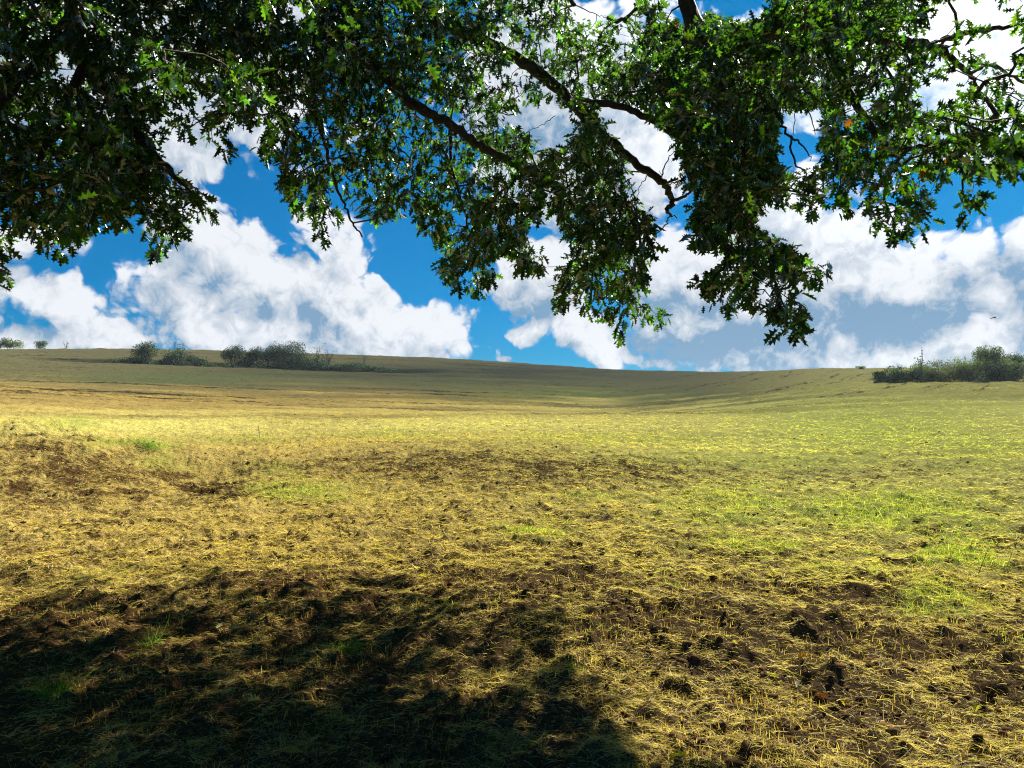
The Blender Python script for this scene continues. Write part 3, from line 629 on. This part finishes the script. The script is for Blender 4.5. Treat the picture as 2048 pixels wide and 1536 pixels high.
# crown beyond the frame, above and behind the viewer
c = rng.uniform([-9.5, -10, 3.6], [9.5, 10, 11.5], (40000, 3))
e = (c - np.array([.6, -1.0, 5.2])) / np.array([9.0, 9.5, 6.2]); rad = np.linalg.norm(e, axis=1)
hz = np.hypot(c[:, 0] - TR[0], c[:, 1] - TR[1])
k = (rad < 1) & (rad > .45) & (c[:, 2] > 3.4 + .05 * hz)
px, py, w = proj(c); k &= ~((w > .3) & (px > -340) & (px < 2390) & (py > -190)); c = c[k]
c = c[shadow_ok(c)][:5000]
S_all = np.vstack([S_view, c]); nV = len(S_view)
# grow twigs: join every sprig to the nearest wood already there
order = np.argsort([np.min(np.sum((nodes - p_) ** 2, 1)) for p_ in S_all])
pool = np.zeros((len(nodes) + len(S_all), 3)); pool[:len(nodes)] = nodes; cnt = len(nodes); par = {}
for i in order:
    j = int(np.argmin(np.sum((pool[:cnt] - S_all[i]) ** 2, 1))); par[i] = (j, cnt); pool[cnt] = S_all[i]; cnt += 1
wgt = np.ones(cnt)
for i in order[::-1]: j, me_ = par[i]; wgt[j] += wgt[me_]
tv, tf, no = [], [], 0
tw = Tubes(); sprd = np.zeros_like(S_all)
for i in order:
    j, me_ = par[i]; a = pool[j]; b_ = pool[me_]; L = np.linalg.norm(b_ - a); sprd[i] = (b_ - a) / max(L, 1e-6)
    if L > 1.6: continue
    mx_, my_, mw_ = proj((a + b_) / 2)
    if L > .25 and mw_ > 0 and 0 < mx_ < 2048 and my_ > 0 and not in_crown(mx_, my_): continue
    r0 = min(.0022 * math.sqrt(wgt[me_]) + .0012, .03); r1 = r0 * .75
    mid = (a + b_) / 2 + rng.normal(size=3) * L * .10 + np.array([0, 0, .06 * L])
    pts = np.array([a, (a + 2 * mid) / 3 * .5 + (a + mid) * .25, mid, b_]) if False else np.array([a, mid, b_])
    tw.add(pts, [r0, (r0 + r1) / 2, r1], 4)
childed(tw.build('twigs', M_twig))
# leaves
half = [(0, .02), (.03, .12), (.20, .15), (.075, .27), (.34, .38), (.09, .47), (.40, .66), (.10, .68), (.22, .87), (.05, .86), (0, 1.0)]
hp = np.array(half); nh = len(hp)
LX = np.concatenate([hp[:, 0], -hp[1:-1, 0]]); LY = np.concatenate([hp[:, 1], hp[1:-1, 1]])
fr_ = list(range(nh)); fl_ = [0] + list(range(nh, nh + nh - 2)) + [nh - 1]; fl_ = fl_[::-1]
def leaf_mesh(name, base, D, N_, L, colr, material, cup=.25, droop=.25, cull=None):
    n = len(base); D = norm(D); N_ = norm(N_ - np.sum(N_ * D, 1)[:, None] * D); X = np.cross(D, N_)
    wv = rng.uniform(.60, 1.0, n)
    cu = rng.uniform(0, 2 * cup, n); dr = rng.uniform(-.05, 2 * droop, n)
    V = base[:, None] + L[:, None, None] * (LX[None, :, None] * X[:, None] * wv[:, None, None] + LY[None, :, None] * D[:, None] + (cu[:, None] * np.abs(LX)[None] - dr[:, None] * LY[None] ** 2)[:, :, None] * N_[:, None])
    m_ = len(LX); o = (np.arange(n) * m_)[:, None]
    f = np.concatenate([np.array(fr_)[None] + o, np.array(fl_)[None] + o], 1)
    return mesh_np(name, V.reshape(-1, 3), f.ravel(), [nh] * (2 * n), material, {'tone': np.repeat(colr, m_, axis=0)})
def leaves_for(S, sd, per, seed_):
    n = len(S) * per; Sx = np.repeat(S, per, 0); dd = np.repeat(sd, per, 0)
    axis = norm(dd * .6 + np.array([0, 0, -.35]) + rng.normal(size=(len(S), 3)).repeat(per, 0) * .35)
    t = rng.random(n) ** .7
    base = Sx + axis * (t * .20 - .05)[:, None] + rng.normal(size=(n, 3)) * .035
    D = norm(axis * .8 + rng.normal(size=(n, 3)) * .55 + np.array([0, 0, -.45]))
    Nn = norm(np.array([0, 0, 1.0]) * .7 + rng.normal(size=(n, 3)) * .65)
    L = rng.uniform(.055, .150, n)
    return base, D, Nn, L
b1, D1, N1, L1 = leaves_for(S_view, sprd[:nV], 11, 1)
cen = b1 + D1 * L1[:, None] * .5; px, py, w = proj(cen); tip = b1 + D1 * L1[:, None] * .95; tx, ty, _ = proj(tip)
bx_, by_, _ = proj(b1)
def near(a_, c_, r_px): return in_crown(a_, c_) | in_crown(a_ + r_px, c_) | in_crown(a_ - r_px, c_) | in_crown(a_, c_ - r_px)
k = near(px, py, 24) & near(bx_, by_, 6)
b1, D1, N1, L1, px, py = b1[k], D1[k], N1[k], L1[k], px[k], py[k]
b2, D2, N2, L2 = leaves_for(S_all[nV:], sprd[nV:], 9, 2)
L2 *= 1.4
BB = np.vstack([b1, b2]); n = len(BB)
cc = np.array([.008, .021, .011])[None] * rng.uniform(.35, 1.5, n)[:, None] * (1 + rng.normal(size=(n, 3)) * .08)
hue = rng.random(n); cc[hue < .2] *= 2.1; cc[hue > .90] = np.array([.018, .034, .010]) * rng.uniform(.7, 1.2, (hue > .90).sum())[:, None]
cc[hue > .9992] = np.array([.05, .03, .006]); cc[hue < .0012] = np.array([.05, .018, .008])
crown = leaf_mesh('crown', BB, np.vstack([D1, D2]), np.vstack([N1, N2]), np.concatenate([L1, L2]), np.abs(cc), M_leaf)
childed(crown)
print('leaves', n, 'sprigs', len(S_all))

# ------------------------------------------------------------------ bushes and far trees
def bush(name, label, cat, x, y, w, h, dep, n, c1, c2, leaf=.22, group=None, lobes=13, trunk=False, gappy=0.0, z0=None, base_gap=0.0):
    zg = float(height(np.array([x]), np.array([y]), False)[0]) if z0 is None else z0
    root = empty(name, (x, y, zg)); tag(root, label, cat, group)
    lc = np.stack([rng.uniform(-.36, .36, lobes) * w, rng.uniform(-.36, .36, lobes) * dep, (rng.uniform((.08 if not trunk else .34) + base_gap, .74 if trunk else .64, lobes)) * h], -1)
    lr = rng.uniform(.20, .34, lobes)
    li = rng.integers(0, lobes, n); v = norm(rng.normal(size=(n, 3))) * (rng.random(n) ** (1 / 2.2))[:, None]
    P = lc[li] + v * (lr[li][:, None] * np.array([w, dep, h * .85]))
    P[:, 2] = np.maximum(P[:, 2], .03 * h + rng.random(n) * .12)
    if gappy: k = fbm(P[:, 0] * 1.1 + 50, P[:, 2] * 1.1 + P[:, 1], 3, 300) > (-.6 + gappy); P = P[k]; n = len(P)
    D = norm(rng.normal(size=(n, 3)) + np.array([0, 0, .3])); U = norm(np.cross(D, rng.normal(size=(n, 3)))); s_ = leaf * rng.uniform(.5, 1.3, n)[:, None]
    V = np.stack([P - D * s_ * .6, P - U * s_ * .32, P + D * s_ * .7, P + U * s_ * .32], 1)
    tt = rng.random(n)[:, None]; c = (np.array(c1) * (1 - tt) + np.array(c2) * tt) * rng.uniform(.6, 1.3, n)[:, None]
    mesh_np('foliage' if not trunk else 'crown', V.reshape(-1, 3), np.arange(4 * n), [4] * n, M_bush, {'tone': np.repeat(c, 4, 0)}, parent=root)
    t_ = Tubes(); k = 3 if trunk else 7
    for i in range(k):
        e = lc[i % lobes] * np.array([.9, .9, 1.15]); b0 = np.array([rng.uniform(-.1, .1) * (w if not trunk else .3), 0, -.2])
        q_, r2 = crspline([b0, (b0 + e) * .5 + rng.normal(size=3) * .06 * w, e], [.05 * h * .5, .03 * h * .5, .008 * h], 4); t_.add(q_, r2, 5)
    t_.build('trunk' if trunk else 'stems', M_twig, parent=root)
    return root
def bare(name, label, cat, x, y, h, w, n, group=None, leafn=60, cl=(.06, .08, .03)):
    zg = float(height(np.array([x]), np.array([y]), False)[0]); root = empty(name, (x, y, zg)); tag(root, label, cat, group)
    t_ = Tubes(); tips = []
    for i in range(n):
        a = rng.uniform(0, 6.28); e = np.array([math.cos(a) * w * .5 * rng.random(), math.sin(a) * w * .5 * rng.random(), h * rng.uniform(.55, 1)])
        q_, r2 = crspline([(0, 0, -.1), e * np.array([.35, .35, .5]), e], [.022 * h, .014 * h, .005 * h], 5); t_.add(q_, r2, 5); 
        for k in range(4):
            j = rng.integers(4, len(q_)); e2 = q_[j] + rng.normal(size=3) * np.array([w * .16, w * .16, h * .1]) + np.array([0, 0, h * .08]); t_.add([q_[j], (q_[j] + e2) / 2 + rng.normal(size=3) * .02 * h, e2], [.008 * h, .006 * h, .003 * h], 4); tips.append(e2)
    t_.build('trunk', M_twig, parent=root); tips = np.array(tips)
    P = tips[rng.integers(0, len(tips), leafn)] + rng.normal(size=(leafn, 3)) * .05 * h; D = norm(rng.normal(size=(leafn, 3))); U = norm(np.cross(D, rng.normal(size=(leafn, 3)))); s_ = .035 * h
    V = np.stack([P - D * s_, P - U * s_ * .5, P + D * s_, P + U * s_ * .5], 1)
    mesh_np('crown', V.reshape(-1, 3), np.arange(4 * leafn), [4] * leafn, M_bush, {'tone': np.repeat(np.array(cl)[None] * rng.uniform(.6, 1.3, leafn)[:, None], 4, 0)}, parent=root)
    return root
def place(px, depth): return (px - 1024) / FPX * depth, depth
DK1, DK2 = (.012, .032, .016), (.035, .066, .024); GY1, GY2 = (.08, .12, .06), (.20, .25, .13); LG1, LG2 = (.05, .09, .03), (.13, .17, .05)
gl = 'bushes in the hedge on the left skyline'; gr_ = 'bushes in the thicket on the right rise'
mpp = lambda d: d / FPX
def hb(label, px, wpx, hpx, depth=156, n=2600, c1=DK1, c2=DK2, group=gl, **k):
    x, y = place(px, depth); m_ = mpp(depth)
    return bush(k.pop('name', 'hedge_bush'), label, k.pop('cat', 'bush'), x, y, wpx * m_ * 1.28, hpx * m_ * (1.18 if group == gr_ else 1.28) * (.9 if k.get('trunk') else 1), k.pop('dep', wpx * m_ * .8), int(n * 1.3), c1, c2, group=group, **k)
# left hedge; heights in photo pixels
hb('round leafy bush at the left end of the hedge, standing clear of the skyline', 297, 48, 50, n=4200, lobes=12, trunk=False, c2=(.06, .09, .035))
hb('low dark scrub spreading left of the round hedge bush', 262, 46, 18, n=1300)
hb('dense dark bush below the thin bare-topped sapling', 345, 50, 34, n=3000)
hb('low bush leaning right beside the gap in the left hedge', 385, 46, 26, n=2000)
x, y = place(357, 157); bare('sapling', 'thin pale sapling rising behind the dark bush of the left hedge', 'tree', x, y, 56 * mpp(157), 34 * mpp(157), 9, leafn=160)
hb('low scrub at the gap between the two halves of the left hedge', 428, 50, 14, n=1200)
hb('small rounded tree at the left end of the long hedge', 466, 38, 46, n=2400, name='hedge_tree', cat='tree', trunk=True, lobes=8, base_gap=.15)
hb('dark rounded tree second in the long hedge', 503, 42, 46, n=2600, name='hedge_tree', cat='tree', trunk=True, lobes=8, base_gap=.12)
hb('medium crown between the rounded trees and the tallest tree of the long hedge', 534, 36, 48, n=2300, name='hedge_tree', cat='tree', trunk=True, lobes=8, base_gap=.15)
hb('tallest wide-topped tree in the middle of the long hedge', 568, 66, 60, n=5200, name='hedge_tree', cat='tree', trunk=True, lobes=12, base_gap=.12)
hb('sloping thin-leaved tree on the right shoulder of the tallest hedge tree', 604, 40, 40, n=1700, name='hedge_tree', cat='tree', trunk=True, lobes=7, gappy=.45)
hb('short leafy bush under the right half of the long hedge', 612, 60, 28, n=2200)
x, y = place(634, 157); bare('sapling', 'spindly bare-branched sapling near the right end of the long hedge', 'tree', x, y, 38 * mpp(157), 34 * mpp(157), 8, leafn=160)
x, y = place(655, 157); bare('sapling', 'spreading half-bare sapling at the right end of the long hedge', 'tree', x, y, 36 * mpp(157), 40 * mpp(157), 9, leafn=120)
for (px_, w_, h_, lab) in [(480, 60, 26, 'dark undergrowth at the foot of the first rounded hedge tree'), (530, 60, 28, 'dark undergrowth left of the tallest hedge tree'), (580, 66, 28, 'dark undergrowth at the foot of the tallest hedge tree'), (655, 56, 20, 'low undergrowth beneath the half-bare sapling'),
                           (700, 60, 16, 'low scrub running down from the end of the long hedge'), (752, 60, 13, 'last low scrub where the hedge line meets the skyline')]:
    hb(lab, px_, w_, h_, n=1900)
x, y = place(728, 160); bare('sapling', 'small bare shrub alone on the skyline right of the long hedge', 'shrub', x, y, 24 * mpp(160), 40 * mpp(160), 9, leafn=40)
# far left skyline
x, y = place(22, 205); bush('skyline_tree', 'yellow green bushy tree on the skyline at the far left', 'tree', x, y, 44 * mpp(205), 34 * mpp(205), 4.5, 3200, (.07, .11, .03), (.16, .19, .05), trunk=True, lobes=10, group='trees on the left skyline')
x, y = place(-2, 205); bush('skyline_tree', 'dark tree cut off by the left edge of the view', 'tree', x, y, 26 * mpp(205), 32 * mpp(205), 3, 1700, DK1, DK2, trunk=True, lobes=7, group='trees on the left skyline')
x, y = place(78, 205); bush('skyline_tree', 'small blue green tree on the skyline right of the yellow green tree', 'tree', x, y, 34 * mpp(205), 24 * mpp(205), 3.5, 1900, (.05, .09, .04), (.10, .14, .06), trunk=True, lobes=8, group='trees on the left skyline')
x, y = place(130, 205); bare('sapling', 'tiny lone sapling on the skyline left of the hedge', 'tree', x, y, 22 * mpp(205), 14 * mpp(205), 5, leafn=70)
# right thicket
def rb(label, px_, w_, h_, depth=90, n=2600, **k):
    return hb(label, px_, w_, h_, depth=depth, n=n, c1=k.pop('c1', GY1), c2=k.pop('c2', GY2), group=gr_, name=k.pop('name', 'thicket_bush'), cat=k.pop('cat', 'bush'), leaf=k.pop('leaf', .16), **k)
rb('dark low bush at the left tip of the right thicket', 1778, 44, 26, c1=DK1, c2=(.05, .08, .04))
rb('blue green bush second from the left tip of the right thicket', 1808, 56, 36, c1=(.03, .055, .035), c2=(.07, .10, .06), n=3200)
rb('grey green bush under the small upright shoot of the right thicket', 1848, 62, 42, n=3600)
rb('pale grey mound of brush in the middle of the right thicket', 1896, 74, 48, n=4600, c1=(.08, .09, .055), c2=(.16, .16, .10))
rb('olive bush just left of the tree in the right thicket', 1938, 60, 50, n=4000)
rb('leafy brush in front of the round tree of the right thicket', 1978, 64, 52, n=4200, c1=(.05, .08, .035), c2=(.12, .15, .07))
rb('drooping brush at the right edge of the view', 2026, 66, 46, n=4000, c1=(.05, .075, .04), c2=(.11, .13, .08))
rb('thicket brush continuing beyond the right edge of the view', 2085, 80, 50, n=3600)
rb('round green tree rising above the middle of the right thicket', 1972, 46, 74, depth=92, n=3600, name='thicket_tree', cat='tree', trunk=True, lobes=9, c1=(.045, .085, .025), c2=(.12, .17, .05), base_gap=.22)
rb('blue green open tree at the right end of the thicket', 2030, 48, 62, depth=92, n=2600, name='thicket_tree', cat='tree', trunk=True, lobes=9, c1=(.03, .07, .04), c2=(.08, .13, .07), base_gap=.2, gappy=.3)
x, y = place(1843, 90.5); bare('sapling', 'thin upright shoot sticking out of the right thicket', 'tree', x, y, 60 * mpp(90), 22 * mpp(90), 5, leafn=90)
x, y = place(1722, 150); bush('skyline_bush', 'tiny lone shrub on the skyline left of the right thicket', 'shrub', x, y, 20 * mpp(150), 9 * mpp(150), 1.5, 400, GY1, GY2, lobes=4)

# ------------------------------------------------------------------ single things on the ground
def gp(px, py): return ground_pt(px, py, lambda a, b_: height(a, b_))
FALLEN = [((1690, 1410), (.75, .55, .02), 25, 'yellow curled leaf lying on bare soil at the lower right', .10, 75), ((1640, 1400), (.14, .045, .02), -60, 'reddish brown leaf beside the yellow curled leaf', .09, 60), ((1592, 1376), (.70, .68, .62), 10, 'small pale leaf turned over above the reddish brown leaf', .06, 20),
 ((1608, 1320), (.26, .12, .03), 80, 'orange leaf below the dark hole at the lower right', .09, 80), ((1470, 1290), (.70, .60, .04), 0, 'upright yellow leaf among pale straw right of the shade', .06, 10), ((1330, 1228), (.45, .36, .05), 40, 'olive yellow leaf on the clods at the shade edge', .09, 60),
 ((1548, 1357), (.55, .55, .05), 120, 'yellow green leaf lying flat in the straw', .08, 100), ((505, 1410), (.70, .62, .18), 200, 'pale yellow oak leaf lit by a sun fleck in the shade', .13, 210), ((1360, 1522), (.65, .60, .05), 90, 'yellow leaf at the bottom edge of the view', .10, 95), ((1318, 1405), (.16, .06, .03), 0, 'small red leaf beside green sprouts at the shade edge', .06, 45),
 ((1952, 1425), (.60, .58, .06), 45, 'yellow green leaf near the lower right corner', .09, 45), ((440, 1257), (.50, .48, .22), 20, 'left one of two pale leaves in the upper shade', .09, 20), ((470, 1260), (.42, .44, .22), 70, 'right one of two pale leaves in the upper shade', .10, 70), ((640, 1128), (.62, .52, .28), 110, 'pale dry leaf on the sunlit straw above the shade', .11, 110),
 ((845, 1157), (.62, .58, .05), 300, 'bright yellow leaf on sunlit straw above the tongue of shade', .09, 30), ((535, 1500), (.30, .32, .10), 160, 'dull green leaf deep in the lower shade', .10, 160)]
for (pp, c_, rot, lab, L_, _) in FALLEN:
    P = gp(*pp); a = R(rot)
    D = np.array([[math.sin(a), math.cos(a), .25]]); N_ = np.array([[rng.normal() * .3, -.45, 1.0]])
    o = leaf_mesh('fallen_leaf', np.array([[0, 0, .0]]) - D * L_ * .5, D, N_, np.array([L_ * .9]), np.array([c_]) * .7, M_grass, cup=.9, droop=.3)
    o.location = (P[0], P[1], P[2] + .022); tag(o, lab, 'leaf', 'fallen oak leaves')
def tuft(label, px_, py_, n, L, sp_, c_, group='green grass tufts'):
    P = gp(px_, py_); base = np.stack([rng.normal(size=n) * sp_, rng.normal(size=n) * sp_, np.zeros(n)], -1)
    base[:, 2] = height(P[0] + base[:, 0], P[1] + base[:, 1]) - P[2]
    az = np.arctan2(base[:, 0], base[:, 1]) + rng.normal(size=n) * .6
    o = blades('grass_tuft', base, az, np.clip(1.0 + rng.normal(size=n) * .35, .15, 1.5), L * rng.lognormal(0, .3, n), np.full(n, .0042), rng.uniform(.3, 1, n), np.array(c_)[None] * rng.uniform(.6, 1.3, n)[:, None], 3, label, tagit=False)
    o.location = P; tag(o, label, 'grass tuft', group)
tuft('spiky green grass tuft in the lower left shade', 115, 1395, 110, .16, .03, (.12, .26, .03))
tuft('green grass tuft at the middle of the shade under the oak', 300, 1290, 70, .13, .025, (.14, .26, .04))
tuft('soft green tuft right of the middle of the shade', 700, 1305, 130, .12, .028, (.11, .20, .03))
tuft('small dark green tuft in the left hollow of the field', 305, 897, 170, .30, .10, (.10, .24, .02))
def stalk(name, label, cat, px_, py_, top, n, rad_):
    P = gp(px_, py_); d = P[1]; T = at(top[0], top[1], d) - P; t_ = Tubes()
    t_.add([(0, 0, -.03), T * .5 + rng.normal(size=3) * .01, T], [rad_, rad_ * .8, rad_ * .5], 5)
    for k in range(n):
        f_ = rng.uniform(.3, .95); e2 = T * f_ + np.array([rng.normal() * .25, rng.normal() * .1, .22]) * np.linalg.norm(T) * .5; t_.add([T * f_, (T * f_ + e2) / 2, e2], [rad_ * .6, rad_ * .5, rad_ * .3], 4)
    o = t_.build(name, M_twig); o.location = P; tag(o, label, cat)
stalk('dry_stalk', 'thin dark dry stalk leaning right on the green patch', 'stalk', 1952, 1155, (1978, 1095), 2, .0035)
stalk('dry_stalk', 'second thin dry stalk nearer the right edge', 'stalk', 2008, 1140, (2026, 1098), 1, .003)
stalk('seedling', 'small bare yellow seedling alone on the middle of the field', 'plant', 520, 880, (516, 848), 7, .008)

# ------------------------------------------------------------------ a bird far off
B = at(1988, 635, 60); bv = []; bf = []
prof = [(-.16, .005), (-.10, .02), (0, .055), (.10, .05), (.15, .03), (.19, .008)]
for (xx, r0) in prof:
    for a in range(8): bv.append((xx, r0 * math.cos(a * math.pi / 4), r0 * .9 * math.sin(a * math.pi / 4) + xx * .25))
for i in range(len(prof) - 1):
    for a in range(8): bf.append([i * 8 + a, i * 8 + (a + 1) % 8, (i + 1) * 8 + (a + 1) % 8, (i + 1) * 8 + a])
for sgn in (-1, 1):
    k0 = len(bv)
    for (xx, yy, zz, th_) in [(.08, .04, .02, .01), (-.03, .04, .02, .01), (-.10, .24, -.05, .006), (.02, .22, -.04, .006), (-.14, .34, -.09, .002), (-.09, .33, -.09, .002)]:
        bv += [(xx, sgn * yy, zz + th_), (xx, sgn * yy, zz - th_)]
    for (a, b2_, c2_, d2_) in [(0, 1, 2, 3), (3, 2, 4, 5)]: bf += [[k0 + 2 * a, k0 + 2 * b2_, k0 + 2 * c2_, k0 + 2 * d2_], [k0 + 2 * d2_ + 1, k0 + 2 * c2_ + 1, k0 + 2 * b2_ + 1, k0 + 2 * a + 1]]
m, b = mat('bird_feathers'); geo = b.n('ShaderNodeNewGeometry'); nz = b.noise(geo.outputs['Position'], 30, 2); d = b.n('ShaderNodeBsdfDiffuse'); b.put(d.inputs[0], b.mix(nz.outputs[0], (.01, .01, .012, 1), (.03, .03, .03, 1))); out(b, d.outputs[0])
bird = mesh_np('bird', np.array(bv), np.array(bf).ravel(), [4] * len(bf), m, smooth=False); bird.location = B; tag(bird, 'tiny dark bird flying in front of the right hand clouds', 'bird')

# ------------------------------------------------------------------ air
m = bpy.data.materials.new('air'); m.use_nodes = True; m.node_tree.nodes.clear(); b = NB(m.node_tree)
v = b.n('ShaderNodeVolumePrincipled'); v.inputs['Color'].default_value = (.62, .82, 1.0, 1); v.inputs['Density'].default_value = .00011; v.inputs['Anisotropy'].default_value = .35
o = b.n('ShaderNodeOutputMaterial'); m.node_tree.links.new(v.outputs[0], o.inputs['Volume'])
X, Y0, Y1, Z0, Z1 = 2800, -2800, 2800, -60, 22
hv = [(sx_, sy_, sz_) for sx_ in (-X, X) for sy_ in (Y0, Y1) for sz_ in (Z0, Z1)]
haze = mesh_np('haze', np.array(hv, float), np.array([0, 1, 3, 2, 4, 6, 7, 5, 0, 4, 5, 1, 2, 3, 7, 6, 0, 2, 6, 4, 1, 5, 7, 3]), [4] * 6, m)
tag(haze, 'thin pale blue air softening the far hedges and hill', kind='stuff')
